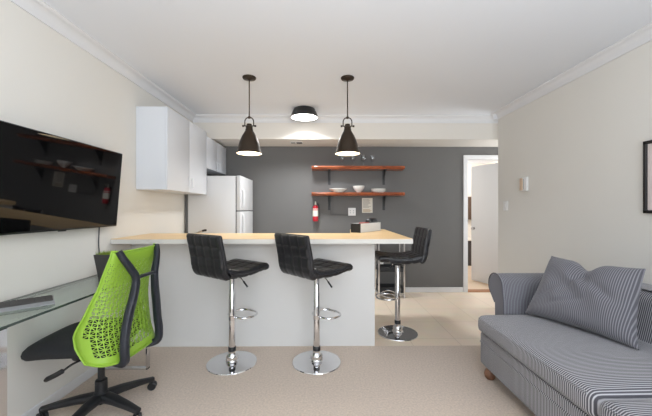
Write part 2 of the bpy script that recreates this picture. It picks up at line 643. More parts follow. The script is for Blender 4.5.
# ------------------------------------------------------------------ breakfast bar
TZ = 1.022
t = thing('breakfast_bar_base', 'white panelled base under the pale wooden bar worktop', 'bar', (-0.6, YT, 0))
b = B(); box(b, (XL + 0.002, YT, 0), (0.48, YT + 0.018, TZ - 0.042), 0.001, 1); obj('front_panel', b, M['panel'], t, True)
b = B(); box(b, (XL + 0.002, YT + 0.018, 0), (0.48, 3.18, TZ - 0.042)); box(b, (0.34, 3.18, 0), (0.48, 3.78, TZ - 0.042))
obj('carcass', b, M['panel'], t, True)
t = thing('bar_worktop', 'long pale wooden worktop of the breakfast bar with a short return', 'worktop', (-0.5, 2.6, TZ - 0.042))
L = [(XL + 0.002, 2.602), (0.748, 2.602), (0.748, 3.8), (0.33, 3.8), (0.33, 3.2), (XL + 0.002, 3.2)]
b = B(); prism(b, L, 'z', TZ - 0.006, TZ); prism(b, [(x, y) for x, y in L], 'z', TZ - 0.040, TZ - 0.006)
obj('board', b, M['top'], t, True)
b = B(); box(b, (XL + 0.002, 2.598, TZ - 0.042), (0.752, 2.602, TZ - 0.004)); box(b, (0.748, 2.602, TZ - 0.042), (0.752, 3.8, TZ - 0.004))
o = obj('edge_band', b, M['edge'], t, True); o['label'] = 'pale edging strip'
# kitchen base run along the left wall behind the bar
t = thing('kitchen_base_cabinet', 'white base cabinet behind the bar against the left wall', 'cabinet', (-1.45, 3.55, 0))
b = B(); box(b, (XL + 0.002, 3.2, 0), (-1.18, 3.93, 0.87), 0.002, 1); obj('body', b, M['cab'], t, True)
b = B(); box(b, (XL + 0.002, 3.2, 0.87), (-1.15, 3.93, 0.91), 0.003, 1); obj('counter', b, M['top'], t, True)
t = thing('saucepan', 'small pan with a raised black tipped handle standing before the fridge', 'pan', (-1.5, 3.42, 0.91))
b = B(); lathe(b, [(0, 0), (0.088, 0), (0.095, 0.01), (0.097, 0.085), (0.1, 0.088), (0.093, 0.086), (0.09, 0.012), (0, 0.008)]); obj('bowl', b, M['steel'], t)
b = B(); sweep(b, smoothpath([(0.09, -0.005, 0.075), (0.13, -0.012, 0.1), (0.19, -0.02, 0.122)], 4), 0.006, 0.009)
h = obj('handle', b, M['steel'], t)
b = B(); sweep(b, smoothpath([(0.19, -0.02, 0.122), (0.21, -0.022, 0.127), (0.235, -0.025, 0.13)], 4), 0.009, 0.012); obj('handle_grip', b, M['black'], h)

# ------------------------------------------------------------------ wall cabinets
CX = -1.465


def wall_cab(y0, y1, z0, z1, label, hz):
    t = thing('wall_cabinet', label, 'cabinet', (XL, (y0 + y1) / 2, z0), group='white wall cabinets')
    b = B(); box(b, (XL + 0.002, y0, z0), (CX - 0.018, y1, z1), 0.0015, 1); obj('body', b, M['cab'], t, True)
    ym = (y0 + y1) / 2
    for k, (a, c) in enumerate(((y0 + 0.001, ym - 0.0015), (ym + 0.0015, y1 - 0.001))):
        b = B(); box(b, (CX - 0.018, a, z0 - 0.002), (CX, c, z1), 0.0025, 2); d = obj('door', b, M['cab'], t, True)
        hy_ = ym - 0.045 if k == 0 else ym + 0.045
        b = B(); sweep(b, [(CX - 0.004, hy_, hz - 0.05), (CX + 0.022, hy_, hz - 0.05), (CX + 0.022, hy_, hz + 0.05), (CX - 0.004, hy_, hz + 0.05)], 0.005, n=8)
        obj('handle', b, M['white'], d, True)
    return t


wall_cab(2.95, 3.945, 1.454, 2.235, 'taller white two-door wall cabinet above the bar on the left wall', 1.56)
wall_cab(3.948, 4.735, 1.79, 2.19, 'shorter white two-door wall cabinet over the fridge', 1.86)

# ------------------------------------------------------------------ fridge
t = thing('refrigerator', 'white top-freezer refrigerator beside the grey wall', 'refrigerator', (-1.42, 4.3, 0))
FY0, FY1, FZ = 3.965, 4.645, 1.695
b = B(); box(b, (-1.71, FY0, 0.03), (-1.108, FY1, FZ - 0.005), 0.006, 2); obj('body', b, M['fridge'], t, True)
b = B(); box(b, (-1.735, FY0 + 0.003, 0.03), (-1.711, FY1 - 0.003, FZ - 0.05)); o = obj('back_gap_shade', b, M['fgrey'], t, True)  # dark sheet stands for the shade in the gap between fridge and wall
b = B(); box(b, (-1.108, FY0 + 0.008, 0.05), (-1.098, FY1 - 0.008, FZ - 0.015)); obj('door_gasket', b, M['fgrey'], t, True)
for (x, y) in ((-1.66, 4.02), (-1.66, 4.6), (-1.16, 4.02), (-1.16, 4.6)):
    b = B(); box(b, (x - 0.02, y - 0.02, 0), (x + 0.02, y + 0.02, 0.032)); obj('foot', b, M['fgrey'], t, True)
for z0, z1, hz0, hz1, nm in ((1.25, FZ, 1.285, 1.53, 'freezer_door'), (0.06, 1.238, 0.93, 1.205, 'fridge_door')):
    b = B(); box(b, (-1.098, FY0, z0), (-1.043, FY1, z1), 0.008, 3); d = obj(nm, b, M['fridge'], t, True)
    b = B(); sweep(b, smoothpath([(-1.05, FY0 + 0.075, hz0), (-1.03, FY0 + 0.075, hz0 + 0.03), (-1.026, FY0 + 0.075, (hz0 + hz1) / 2),
                                  (-1.03, FY0 + 0.075, hz1 - 0.03), (-1.05, FY0 + 0.075, hz1)], 5), 0.012, 0.016, n=12)
    obj('door_handle', b, M['fridge'], d, True)

# ------------------------------------------------------------------ television
TVY0, TVY1 = 1.52, 2.577
tilt = math.atan2(0.05, 0.594)
t = thing('television', 'large black flat television mounted on the left wall', 'television', (XL, (TVY0 + TVY1) / 2, 1.42))
tm = Matrix.Translation((-1.692, 0, 1.13)) @ Matrix.Rotation(tilt, 4, 'Y')
W_ = (TVY1 - TVY0)


def tvpart(name, fn, m, parent=t):
    bb = B(); fn(bb)
    bmesh.ops.transform(bb, matrix=tm, verts=bb.verts)
    return obj(name, bb, m, parent, True)


tvpart('housing', lambda bb: (box(bb, (-0.022, TVY0, 0), (-0.002, TVY1, 0.595), 0.003, 2), box(bb, (-0.04, TVY0 + 0.25, 0.1), (-0.022, TVY1 - 0.25, 0.45), 0.01, 2)), M['tvb'])
tvpart('screen', lambda bb: box(bb, (-0.003, TVY0 + 0.006, 0.012), (0.0005, TVY1 - 0.006, 0.589)), M['screen'])
tvpart('sensor', lambda bb: box(bb, (-0.012, (TVY0 + TVY1) / 2 - 0.03, -0.006), (-0.003, (TVY0 + TVY1) / 2 + 0.03, 0.002), 0.002, 1), M['tvb'])
b = B(); box(b, (XL + 0.002, 1.9, 1.25), (XL + 0.018, 2.2, 1.6)); box(b, (XL + 0.01, 2.02, 1.36), (-1.70, 2.08, 1.48)); obj('wall_bracket', b, M['black'], t, True)
b = B(); sweep(b, smoothpath([(-1.742, 2.44, 1.2), (-1.745, 2.45, 1.13), (-1.75, 2.455, 1.09), (-1.751, 2.452, 1.0), (-1.752, 2.46, 0.92), (-1.75, 2.455, 0.78), (-1.752, 2.46, 0.5), (-1.752, 2.46, 0.3)], 5), 0.0045, n=8)
obj('power_cable', b, M['cable'], t, True)

# ------------------------------------------------------------------ shelves on the grey wall
def shelf(zt, label):
    t = thing('wall_shelf', label, 'shelf', (0.51, YB, zt - 0.045), group='live-edge shelves on the grey wall')
    bb = B()
    n = 40
    x0, x1, y0 = -0.167, 1.195, 4.53
    top, bot = [], []
    rnd = random.Random(zt)
    off = [rnd.uniform(-1, 1) for _ in range(n + 1)]
    for i in range(n + 1):
        x = x0 + (x1 - x0) * i / n
        wob = 0.006 * math.sin(i * 0.45 + zt * 9) + 0.003 * off[i]
        e = 0.02 if i in (0, n) else (0.006 if i in (1, n - 1) else 0)
        top.append((x, y0 + wob + e))
        bot.append((x, y0 + 0.012 + wob * 1.4 + e))
    prof = []
    vt = [bb.verts.new((x, y, zt)) for x, y in top]
    vm = [bb.verts.new((x, y - 0.006, zt - 0.018)) for x, y in top]
    vb = [bb.verts.new((x, y, zt - 0.045)) for x, y in bot]
    vtb = [bb.verts.new((x, YB - 0.005, zt)) for x, y in top]
    vbb = [bb.verts.new((x, YB - 0.005, zt - 0.045)) for x, y in bot]
    for r0, r1 in ((vtb, vt), (vt, vm), (vm, vb), (vb, vbb), (vbb, vtb)):
        for i in range(n):
            bb.faces.new((r0[i], r0[i + 1], r1[i + 1], r1[i]))
    bb.faces.new((vtb[0], vt[0], vm[0], vb[0], vbb[0]))
    bb.faces.new((vtb[-1], vbb[-1], vb[-1], vm[-1], vt[-1]))
    obj('board', bb, M['shelf'], t, True)
    for bx in (0.095, 0.925):
        bb = B()
        box(bb, (bx - 0.019, YB - 0.006, zt - 0.045 - 0.215), (bx + 0.019, YB, zt - 0.045), 0.001, 1)
        box(bb, (bx - 0.019, YB - 0.19, zt - 0.051), (bx + 0.019, YB, zt - 0.045), 0.001, 1)
        prism(bb, [(YB - 0.006, zt - 0.05), (YB - 0.16, zt - 0.05), (YB - 0.15, zt - 0.058), (YB - 0.02, zt - 0.2), (YB - 0.006, zt - 0.21)], 'x', bx - 0.003, bx + 0.003)
        k = obj('bracket', bb, M['bracket'], t, True)
    return t


SZ1, SZ2 = 1.898, 1.512
shelf(SZ1, 'upper reddish wooden shelf holding the wine glasses')
shelf(SZ2, 'lower reddish wooden shelf holding the white plates and bowl')
# crockery
b = B()
lathe(b, [(0, 0), (0.07, 0), (0.078, 0.008), (0.125, 0.044), (0.135, 0.05), (0.132, 0.054), (0.072, 0.02), (0, 0.012)], n=48)
pl = tag(obj('serving_plate', b, M['china']), 'white shallow plate at the left end of the lower shelf', 'plate')
pl.location = (0.222, 4.635 - 0.03, SZ2 + 0.001)
b = B()
lathe(b, [(0, 0), (0.03, 0), (0.034, 0.01), (0.06, 0.035), (0.082, 0.07), (0.088, 0.098), (0.083, 0.098), (0.07, 0.06), (0.04, 0.022), (0, 0.016)], n=48)
o = tag(obj('cereal_bowl', b, M['china']), 'white china bowl in the middle of the lower shelf', 'bowl')
o.location = (0.53, 4.625, SZ2 + 0.001)
b = B()
lathe(b, [(0, 0), (0.075, 0), (0.08, 0.006), (0.108, 0.02), (0.112, 0.023), (0.109, 0.025), (0.076, 0.012), (0, 0.009)], n=48)
dp = tag(obj('dinner_plate', b, M['china']), 'white plate at the bottom of the stack beside the bowl', 'plate', 'stacked plates on the lower shelf')
dp.location = (0.822, 4.62, SZ2 + 0.001)
copy_mesh(dp, (0.824, 4.618, SZ2 + 0.016), 0, 'white plate in the middle of the stack beside the bowl')
copy_mesh(dp, (0.820, 4.621, SZ2 + 0.031), 0, 'white plate on top of the stack beside the bowl')
# wine glasses
wg = thing('wine_glass', 'clear wine glass at the left end of the row on the upper shelf', 'glass', (0.285, 4.63, SZ1 + 0.001), 0, 'wine glasses on the upper shelf')
b = B()
lathe(b, [(0, 0.075), (0.012, 0.077), (0.03, 0.092), (0.038, 0.115), (0.036, 0.145), (0.030, 0.175), (0.0285, 0.175), (0.0288, 0.1755)], n=28)
obj('bowl', b, M['wineglass'], wg)
b = B(); lathe(b, [(0.0038, 0.006), (0.0032, 0.03), (0.0035, 0.07), (0.008, 0.076)], n=12); obj('stem', b, M['wineglass'], wg)
b = B(); lathe(b, [(0, 0), (0.033, 0), (0.034, 0.002), (0.008, 0.006), (0, 0.007)], n=28); obj('foot', b, M['wineglass'], wg)
for x, la in ((0.445, 'clear wine glass second from the left on the upper shelf'),
              (0.60, 'clear wine glass second from the right on the upper shelf'),
              (0.74, 'clear wine glass at the right end of the row on the upper shelf')):
    copy_thing(wg, (x, 4.63, SZ1 + 0.001), 0, la)

# ------------------------------------------------------------------ small things on the grey wall
t = thing('fire_extinguisher', 'small red fire extinguisher with a white label on the grey wall', 'fire extinguisher', (-0.113, 4.69, 1.085))
b = B(); lathe(b, [(0, 0.0), (0.03, 0.0), (0.041, 0.012), (0.042, 0.03), (0.042, 0.2), (0.038, 0.222), (0.022, 0.24), (0.016, 0.246), (0, 0.246)], n=28); obj('cylinder', b, M['red'], t)
b = B(); lathe(b, [(0.0426, 0.075), (0.0426, 0.165)], n=28); obj('label', b, M['label'], t)
b = B(); lathe(b, [(0.0428, 0.178), (0.0428, 0.19)], n=28); obj('band', b, M['label'], t)
b = B(); lathe(b, [(0, 0.246), (0.015, 0.246), (0.015, 0.27), (0.010, 0.275), (0, 0.275)], n=16)
box(b, (-0.012, -0.05, 0.272), (0.012, 0.012, 0.28), 0.002, 1); box(b, (-0.010, -0.055, 0.29), (0.010, 0.012, 0.297), 0.002, 1); box(b, (-0.008, 0, 0.275), (0.008, 0.012, 0.295)); obj('valve_handle', b, M['label'], t)
b = B(); sweep(b, smoothpath([(0.012, 0, 0.262), (0.045, 0, 0.26), (0.052, 0, 0.22), (0.05, 0, 0.12), (0.048, 0, 0.06)], 5), 0.005, n=8); obj('hose', b, M['black'], t)
b = B(); box(b, (-0.02, 0.04, 0.02), (0.02, 0.06, 0.25), 0.002, 1); obj('wall_bracket', b, M['bracket'], t)


def wallplate(name, label, cat, c, wy, hz, axis, m=M['plate'], slots=True):
    t = thing(name, label, cat, c)
    b = B()
    if axis == 'y':
        box(b, (-wy / 2, -0.009, -hz / 2), (wy / 2, 0, hz / 2), 0.003, 2)
    else:
        box(b, (-0.009, -wy / 2, -hz / 2), (0, wy / 2, hz / 2), 0.003, 2)
    obj('plate', b, m, t)
    return t


t = wallplate('wall_outlet', 'white double outlet plate on the grey wall under the lower shelf', 'outlet', (0.44, YB, 1.228), 0.115, 0.118, 'y')
for dx in (-0.024, 0.024):
    b = B(); box(b, (dx - 0.016, -0.0105, -0.033), (dx + 0.016, -0.008, 0.033), 0.002, 1); f = obj('socket', b, M['plate'], t)
    for dz in (-0.016, 0.016):
        b = B(); box(b, (dx - 0.006, -0.0112, dz - 0.006), (dx + 0.006, -0.0102, dz + 0.006)); obj('slot', b, M['socket'], f)
t = wallplate('wall_outlet', 'white outlet plate low on the grey wall behind the chrome cart', 'outlet', (0.885, YB, 0.42), 0.07, 0.115, 'y')
b = B(); box(b, (-0.016, -0.0105, -0.033), (0.016, -0.008, 0.033), 0.002, 1); obj('socket', b, M['plate'], t)
t = thing('paper_notice', 'cream printed notice taped to the grey wall below the lower shelf', 'notice', (0.675, YB, 1.325))
b = B(); box(b, (-0.08, -0.003, -0.113), (0.08, -0.0005, 0.113)); obj('sheet', b, M['paper'], t)
b = B()
rr = random.Random(3)
for k in range(9):
    z = 0.092 - k * 0.0155
    box(b, (-0.066, -0.0036, z - 0.003), (-0.066 + rr.uniform(0.08, 0.13), -0.003, z + 0.003))
obj('printed_lines', b, M['ink'], t)
b = B()
for k in range(3):
    box(b, (-0.066, -0.0036, -0.068 - k * 0.016), (-0.066 + rr.uniform(0.1, 0.13), -0.003, -0.06 - k * 0.016))
o = obj('printed_footer', b, M['print2'], t); o['label'] = 'tan printed lines'
b = B(); sweep(b, [(0.118, YB - 0.004, 1.25), (0.118, YB - 0.004, 1.182), (0.38, YB - 0.004, 1.178), (0.392, YB - 0.004, 1.19)], 0.004, n=8)
tag(obj('wall_cable', b, M['cable']), 'thin dark cable running from the shelf bracket to the outlet', 'cable')

# right wall fittings
t = thing('light_switch', 'small white light switch near the corner of the right wall', 'switch', (XR, 3.865, 1.31))
b = B(); box(b, (-0.008, -0.05, -0.06), (0, 0.05, 0.06), 0.003, 2); obj('plate', b, M['plate'], t)
b = B(); box(b, (-0.013, -0.012, -0.028), (-0.007, 0.012, 0.028), 0.002, 1); obj('rocker', b, M['plate'], t)
t = thing('thermostat', 'white and beige wall thermostat beside the right wall corner', 'thermostat', (XR, 3.5, 1.55))
b = B(); box(b, (-0.024, -0.06, -0.078), (0, 0.06, 0.078), 0.004, 2); obj('housing', b, M['plate'], t)
b = B(); box(b, (-0.028, 0.004, -0.07), (-0.022, 0.055, 0.07), 0.002, 1); o = obj('cover', b, M['beige'], t); o['label'] = 'beige cover'
b = B(); box(b, (-0.0245, -0.012, -0.06), (-0.0232, -0.002, 0.06)); obj('display', b, M['socket'], t)
# picture frame on the right wall
t = thing('picture_frame', 'black framed picture with a pale mount on the right wall', 'picture', (XR, 1.93, 1.24))
PY0, PY1, PH = 1.68, 2.18, 0.505
b = B()
for lo, hi in (((XR - 0.025, PY0, 1.24), (XR, PY0 + 0.022, 1.24 + PH)), ((XR - 0.025, PY1 - 0.022, 1.24), (XR, PY1, 1.24 + PH)),
               ((XR - 0.025, PY0, 1.24), (XR, PY1, 1.262)), ((XR - 0.025, PY0, 1.24 + PH - 0.022), (XR, PY1, 1.24 + PH))):
    box(b, lo, hi, 0.002, 1)
obj('frame', b, M['frame'], t, True)
b = B(); box(b, (XR - 0.012, PY0 + 0.02, 1.26), (XR - 0.004, PY1 - 0.02, 1.24 + PH - 0.02)); obj('mount', b, M['mount'], t, True)
b = B(); box(b, (XR - 0.0135, PY0 + 0.12, 1.36), (XR - 0.012, PY1 - 0.12, 1.64)); obj('print', b, M['ink'], t, True)
# vent in the underside of the bulkhead
t = thing('soffit_vent', 'small grey and black vent under the bulkhead above the shelves', 'vent', (-0.375, 4.45, ZS - 0.008))
b = B(); box(b, (-0.09, -0.05, 0), (0.085, 0.05, 0.008), 0.002, 1); obj('plate', b, M['plate'], t)
b = B(); box(b, (0.0, -0.04, -0.004), (0.078, 0.04, 0.001)); o = obj('grille', b, M['black'], t); o['label'] = 'black grille'
b = B(); box(b, (-0.08, -0.03, -0.003), (-0.02, 0.03, 0.001)); obj('slot', b, M['socket'], t)

# ------------------------------------------------------------------ pendants and flush lamp
def pendant(x, y, label):
    t = thing('pendant_lamp', label, 'lamp', (x, y, 1.80), group='bronze pendants over the bar')
    top = ZC - 1.80
    b = B(); lathe(b, [(0, top), (0.063, top), (0.065, top - 0.006), (0.06, top - 0.016), (0.02, top - 0.024), (0.010, top - 0.03), (0, top - 0.03)]); obj('canopy', b, M['bronze'], t)
    b = B(); lathe(b, [(0, top - 0.028), (0.0055, top - 0.028), (0.0055, 0.345), (0, 0.345)], n=12); obj('rod', b, M['bronze'], t)
    # yoke
    b = B()
    pts = [(-0.042, 0, 0.262)] + [(-0.042 * math.cos(a), 0, 0.305 + 0.042 * math.sin(a)) for a in [k * PI / 10 for k in range(11)]] + [(0.042, 0, 0.262)]
    sweep(b, pts, 0.0055, n=8, up=(0, 1, 0))
    sweep(b, [(-0.062, 0, 0.264), (0.062, 0, 0.264)], 0.0055, n=8)
    for s in (-1, 1):
        lathe(b, [(0, -0.008), (0.01, -0.008), (0.01, 0.008), (0, 0.008)], (s * 0.058, 0, 0.264), 12, 'x')
    lathe(b, [(0, 0.335), (0.012, 0.335), (0.014, 0.342), (0.010, 0.356), (0, 0.36)], n=16)
    obj('yoke', b, M['bronze'], t)
    b = B(); lathe(b, [(0.0, 0.283), (0.022, 0.283), (0.026, 0.275), (0.026, 0.262), (0.033, 0.256), (0.033, 0.235), (0.037, 0.228), (0.037, 0.215)], n=28); obj('socket_cap', b, M['bronze'], t)
    b = B(); lathe(b, [(0.036, 0.22), (0.047, 0.202), (0.066, 0.17), (0.084, 0.128), (0.097, 0.088), (0.105, 0.05), (0.111, 0.022), (0.12, 0.004), (0.1205, 0.0), (0.117, 0.0)], n=44)
    obj('lamp_shade', b, M['bronze'], t)
    b = B(); lathe(b, [(0.0172, 0.212), (0.034, 0.214), (0.063, 0.168), (0.081, 0.126), (0.094, 0.086), (0.102, 0.05), (0.108, 0.022), (0.117, 0.0)], n=44)
    o = obj('shade_lining', b, M['lampin'], t); o['label'] = 'glowing white lining'
    b = B(); lathe(b, [(0, 0.02), (0.02, 0.024), (0.036, 0.045), (0.038, 0.062), (0.03, 0.09), (0.018, 0.12), (0.016, 0.2), (0, 0.2)], n=24); obj('bulb', b, M['bulb'], t)
    l = bpy.data.lights.new('pendant_light', 'SPOT'); l.energy = 5; l.color = (1, 0.92, 0.8); l.spot_size = R(125); l.spot_blend = 0.6; l.shadow_soft_size = 0.05
    lo = bpy.data.objects.new('pendant_light', l); lo.location = (x, y, 1.805); C.objects.link(lo)


pendant(-0.705, 2.99, 'left bronze pendant lamp hanging over the bar')
pendant(0.235, 2.99, 'right bronze pendant lamp hanging in front of the shelves')
t = thing('flush_ceiling_light', 'dark round flush ceiling light between the two pendants', 'lamp', (-0.235, 3.93, ZC))
b = B(); lathe(b, [(0, 0), (0.122, 0), (0.132, -0.006), (0.148, -0.04), (0.172, -0.1), (0.174, -0.112), (0.167, -0.112), (0.125, -0.02), (0, -0.02)], n=48); obj('shade', b, M['darkmetal'], t)
b = B(); lathe(b, [(0.1655, -0.098), (0.1655, -0.108), (0.12, -0.115), (0.06, -0.118), (0, -0.119)], n=48); o = obj('diffuser', b, M['diff'], t); o['label'] = 'glowing white diffuser'

# ------------------------------------------------------------------ storage box on the return of the worktop
ra = math.atan2(0.35, 0.24)
t = thing('storage_box', 'white open box of kitchen oddments on the end of the worktop', 'box', (0.40, 3.36, TZ), 0)
t.location = (0.392, 3.24, TZ); t.rotation_euler = (0, 0, R(52)); MW[t] = Matrix.Translation(t.location) @ Matrix.Rotation(R(52), 4, 'Z')
b = B()
bw, bd, bh = 0.44, 0.12, 0.095
box(b, (0, 0, 0), (bw, bd, 0.006)); box(b, (0, 0, 0), (bw, 0.006, bh)); box(b, (0, bd - 0.006, 0), (bw, bd, bh)); box(b, (bw - 0.006, 0, 0), (bw, bd, bh))
obj('tray', b, M['tray'], t)
b = B(); box(b, (-0.006, 0, 0), (0.0, bd, bh), 0.001, 1); o = obj('shaded_end', b, M['darkmetal'], t); o['label'] = 'end of the box coloured dark as shade'  # shaded end of the white box, its shade put in as dark colour
MWt = MW[t]


def inbox(name, label, cat, lo, hi, m, r=0.01):
    b = B(); rbox(b, lo, hi, r, 5)
    bmesh.ops.transform(b, matrix=MWt, verts=b.verts)
    return tag(obj(name, b, m), label, cat)


inbox('glasses_case', 'black rounded case lying in the white box on the worktop', 'case', (0.25, 0.008, 0.007), (0.425, 0.112, 0.145), M['black'], 0.045)
inbox('food_packet', 'muted red packet inside the white box on the worktop', 'packet', (0.13, 0.015, 0.007), (0.22, 0.105, 0.104), M['bagred'], 0.012)
inbox('napkin_pack', 'pale grey pack at the near end of the white box', 'packet', (0.02, 0.015, 0.007), (0.12, 0.105, 0.09), M['silver'], 0.012)

# ------------------------------------------------------------------ bar stools
def slab(bm, path, wid, thick, cu, cv, depth=0.0075, per=7, both=True, taper=None):
    """Quilted upholstered slab along a (y,z) path; cu cells across, cv cells along."""
    P = [Vector((0, y, z)) for y, z in path]
    # arc-length resample
    cum = [0]
    for a, c in zip(P[:-1], P[1:]):
        cum.append(cum[-1] + (c - a).length)
    NV, NU = cv * per, cu * per

    def at(s):
        s = s * cum[-1]
        for i in range(len(P) - 1):
            if s <= cum[i + 1] + 1e-9:
                f = (s - cum[i]) / max(1e-9, cum[i + 1] - cum[i])
                return P[i].lerp(P[i + 1], f)
        return P[-1]
    rows = []
    for side in (1, -1):
        grid = []
        for j in range(NV + 1):
            v = j / NV
            p = at(v)
            tg = (at(min(1, v + 0.02)) - at(max(0, v - 0.02))).normalized()
            nrm = Vector((0, -tg.z, tg.y)) * side
            th = thick[0] + (thick[1] - thick[0]) * v
            row = []
            for i in range(NU + 1):
                u = i / NU
                # rounded rim
                eu = min(u, 1 - u) * wid
                ev = min(v, 1 - v) * cum[-1]
                rr = 0.016
                k = 1.0
                for e in (eu, ev):
                    if e < rr:
                        k *= math.sqrt(max(0, 1 - (1 - e / rr) ** 2)) * 0.3 + 0.7
                fu, fv = (u * cu) % 1.0, (v * cv) % 1.0
                du, dv = min(fu, 1 - fu), min(fv, 1 - fv)
                seam = min(1, min(du, dv) / 0.16)
                seam = seam * (2 - seam)
                if u in (0, 1) or v in (0, 1):
                    seam = 1
                h_ = th / 2 * k - (depth * (1 - seam) if 0 < i < NU and 0 < j < NV else 0)
                row.append(bm.verts.new(Vector(((u - 0.5) * wid, p.y, p.z)) + nrm * h_))
            grid.append(row)
        rows.append(grid)
    A, D = rows
    for g, fl in ((A, False), (D, True)):
        for j in range(NV):
            for i in range(NU):
                q = (g[j][i], g[j][i + 1], g[j + 1][i + 1], g[j + 1][i])
                bm.faces.new(tuple(reversed(q)) if fl else q)
    ring = [(0, i) for i in range(NU)] + [(j, NU) for j in range(NV)] + [(NV, i) for i in range(NU, 0, -1)] + [(j, 0) for j in range(NV, 0, -1)]
    for k in range(len(ring)):
        a, c = ring[k], ring[(k + 1) % len(ring)]
        bm.faces.new((A[a[0]][a[1]], D[a[0]][a[1]], D[c[0]][c[1]], A[c[0]][c[1]]))
    # return the rim centre line for piping
    return [((A[a][c].co + D[a][c].co) / 2) for a, c in ring]


def make_stool(label):
    t = thing('bar_stool', label, 'stool', (0, 0, 0), 0, 'chrome and black bar stools at the bar')
    H = 0.735
    sp = smoothpath([(0.218, 0.046), (0.18, 0.055), (0.12, 0.048), (0.03, 0.036), (-0.07, 0.036), (-0.14, 0.045), (-0.19, 0.066)], 5)
    b = B(); r1 = slab(b, sp2(sp), 0.405, (0.062, 0.066), 4, 4)
    bmesh.ops.translate(b, vec=(0, 0, H), verts=b.verts)
    s = obj('seat', b, M['leather'], t, angle=60)
    bp = [(-0.172, 0.022), (-0.2, 0.045), (-0.218, 0.09), (-0.226, 0.15), (-0.24, 0.22), (-0.255, 0.285), (-0.265, 0.338)]
    bp = [(q[0], q[1]) for q in sp2(smoothpath([(y, z, 0) for y, z in bp], 5))]
    b = B(); r2 = slab(b, bp, 0.405, (0.062, 0.054), 4, 4)
    bmesh.ops.translate(b, vec=(0, 0, H), verts=b.verts)
    k = obj('backrest', b, M['leather'], t, angle=60)
    for par, rr in ((s, r1), (k, r2)):
        b = B(); sweep(b, [(p.x * 1.004, p.y, p.z + H) for p in rr], 0.0055, n=6, closed=True)
        obj('piping', b, M['piping'], par)
    b = B(); box(b, (-0.085, -0.085, H - 0.012), (0.085, 0.085, H + 0.012), 0.004, 1)
    lathe(b, [(0.045, H - 0.035), (0.05, H - 0.012), (0.0, H - 0.012)], n=20)
    obj('mounting_plate', b, M['black'], t)
    b = B(); lathe(b, [(0, 0.122), (0.027, 0.122), (0.027, 0.575), (0.025, 0.58), (0.025, H - 0.02), (0, H - 0.02)], n=24); obj('post', b, M['chrome'], t)
    b = B(); lathe(b, [(0.028, 0.1), (0.031, 0.102), (0.031, 0.135), (0.029, 0.138), (0.027, 0.138)], n=24); obj('collar', b, M['black'], t)
    b = B(); lathe(b, [(0, 0.0), (0.199, 0.0), (0.202, 0.004), (0.199, 0.010), (0.15, 0.016), (0.1, 0.021), (0.062, 0.026), (0.0, 0.027)], n=64); ba = obj('base_plate', b, M['chrome'], t)
    b = B(); lathe(b, [(0.062, 0.024), (0.054, 0.03), (0.05, 0.04), (0.05, 0.055), (0.046, 0.07), (0.038, 0.082), (0.03, 0.09), (0.029, 0.104), (0.0, 0.104)], n=32); obj('base_dome', b, M['chrome'], ba)
    # footrest: D-shaped loop
    b = B()
    z = 0.375
    loop = [(0.022, 0.02, z), (0.085, 0.03, z), (0.118, 0.09, z), (0.105, 0.17, z), (0.05, 0.212, z), (-0.05, 0.212, z), (-0.105, 0.17, z), (-0.118, 0.09, z), (-0.085, 0.03, z), (-0.022, 0.02, z)]
    sweep(b, smoothpath(loop, 6), 0.0085, n=10)
    lathe(b, [(0.0272, z - 0.018), (0.03, z - 0.016), (0.03, z + 0.016), (0.0272, z + 0.018)], n=24)
    obj('footrest', b, M['chrome'], t)
    b = B(); sweep(b, smoothpath([(0.03, 0.02, H - 0.018), (0.075, 0.028, H - 0.03), (0.105, 0.032, H - 0.055)], 4), 0.0042, n=8); lv = obj('lever', b, M['chrome'], t)
    b = B(); sweep(b, [(0.105, 0.032, H - 0.055), (0.145, 0.038, H - 0.095)], 0.0075, n=10); o = obj('lever_grip', b, M['black'], lv)
    return t


def sp2(sp):
    return [(v[0], v[1]) for v in sp]


_old = smoothpath


def smoothpath(pts, per=6, closed=False):
    return _old([tuple(p) + (0,) * (3 - len(p)) for p in pts], per, closed)


st = make_stool('black quilted bar stool on the left, nearest the green office chair')
st.location = (-0.75, 2.582, 0); st.rotation_euler = (0, 0, R(-36))
copy_thing(st, (-0.053, 2.587, 0), R(-48), 'black quilted bar stool in the middle, in front of the right pendant')
copy_thing(st, (0.762, 3.18, 0), R(90), 'black quilted bar stool on the tiles at the right end of the bar')

# ------------------------------------------------------------------ chrome cart behind the bar end
t = thing('kitchen_cart', 'chrome wire legged cart with dark shelves against the grey wall', 'cart', (0.97, 4.55, 0))
x0, x1, y0, y1 = 0.795, 1.155, 4.42, 4.69
for x in (x0, x1):
    for y in (y0, y1):
        b = B(); lathe(b, [(0, 0.03), (0.013, 0.03), (0.013, 0.835), (0.009, 0.84), (0, 0.84)], (x, y, 0), 14); lathe(b, [(0, 0), (0.016, 0.0), (0.018, 0.012), (0.014, 0.032), (0, 0.032)], (x, y, 0), 14)
        obj('leg', b, M['chrome'], t, True)
for z0, z1 in ((0.375, 0.44), (0.07, 0.15), (0.79, 0.83)):
    b = B(); box(b, (x0 - 0.005, y0 + 0.005, z0), (x1 + 0.005, y1, z0 + 0.015), 0.003, 1)
    box(b, (x0, y0 + 0.01, z0), (x1, y0 + 0.018, z1), 0.002, 1); box(b, (x0, y1 - 0.012, z0), (x1, y1 - 0.004, z1), 0.002, 1)
    box(b, (x0, y0 + 0.01, z0), (x0 + 0.008, y1 - 0.004, z1), 0.002, 1); box(b, (x1 - 0.008, y0 + 0.01, z0), (x1, y1 - 0.004, z1), 0.002, 1)
    obj('shelf', b, M['darkmetal'], t, True)
b = B()
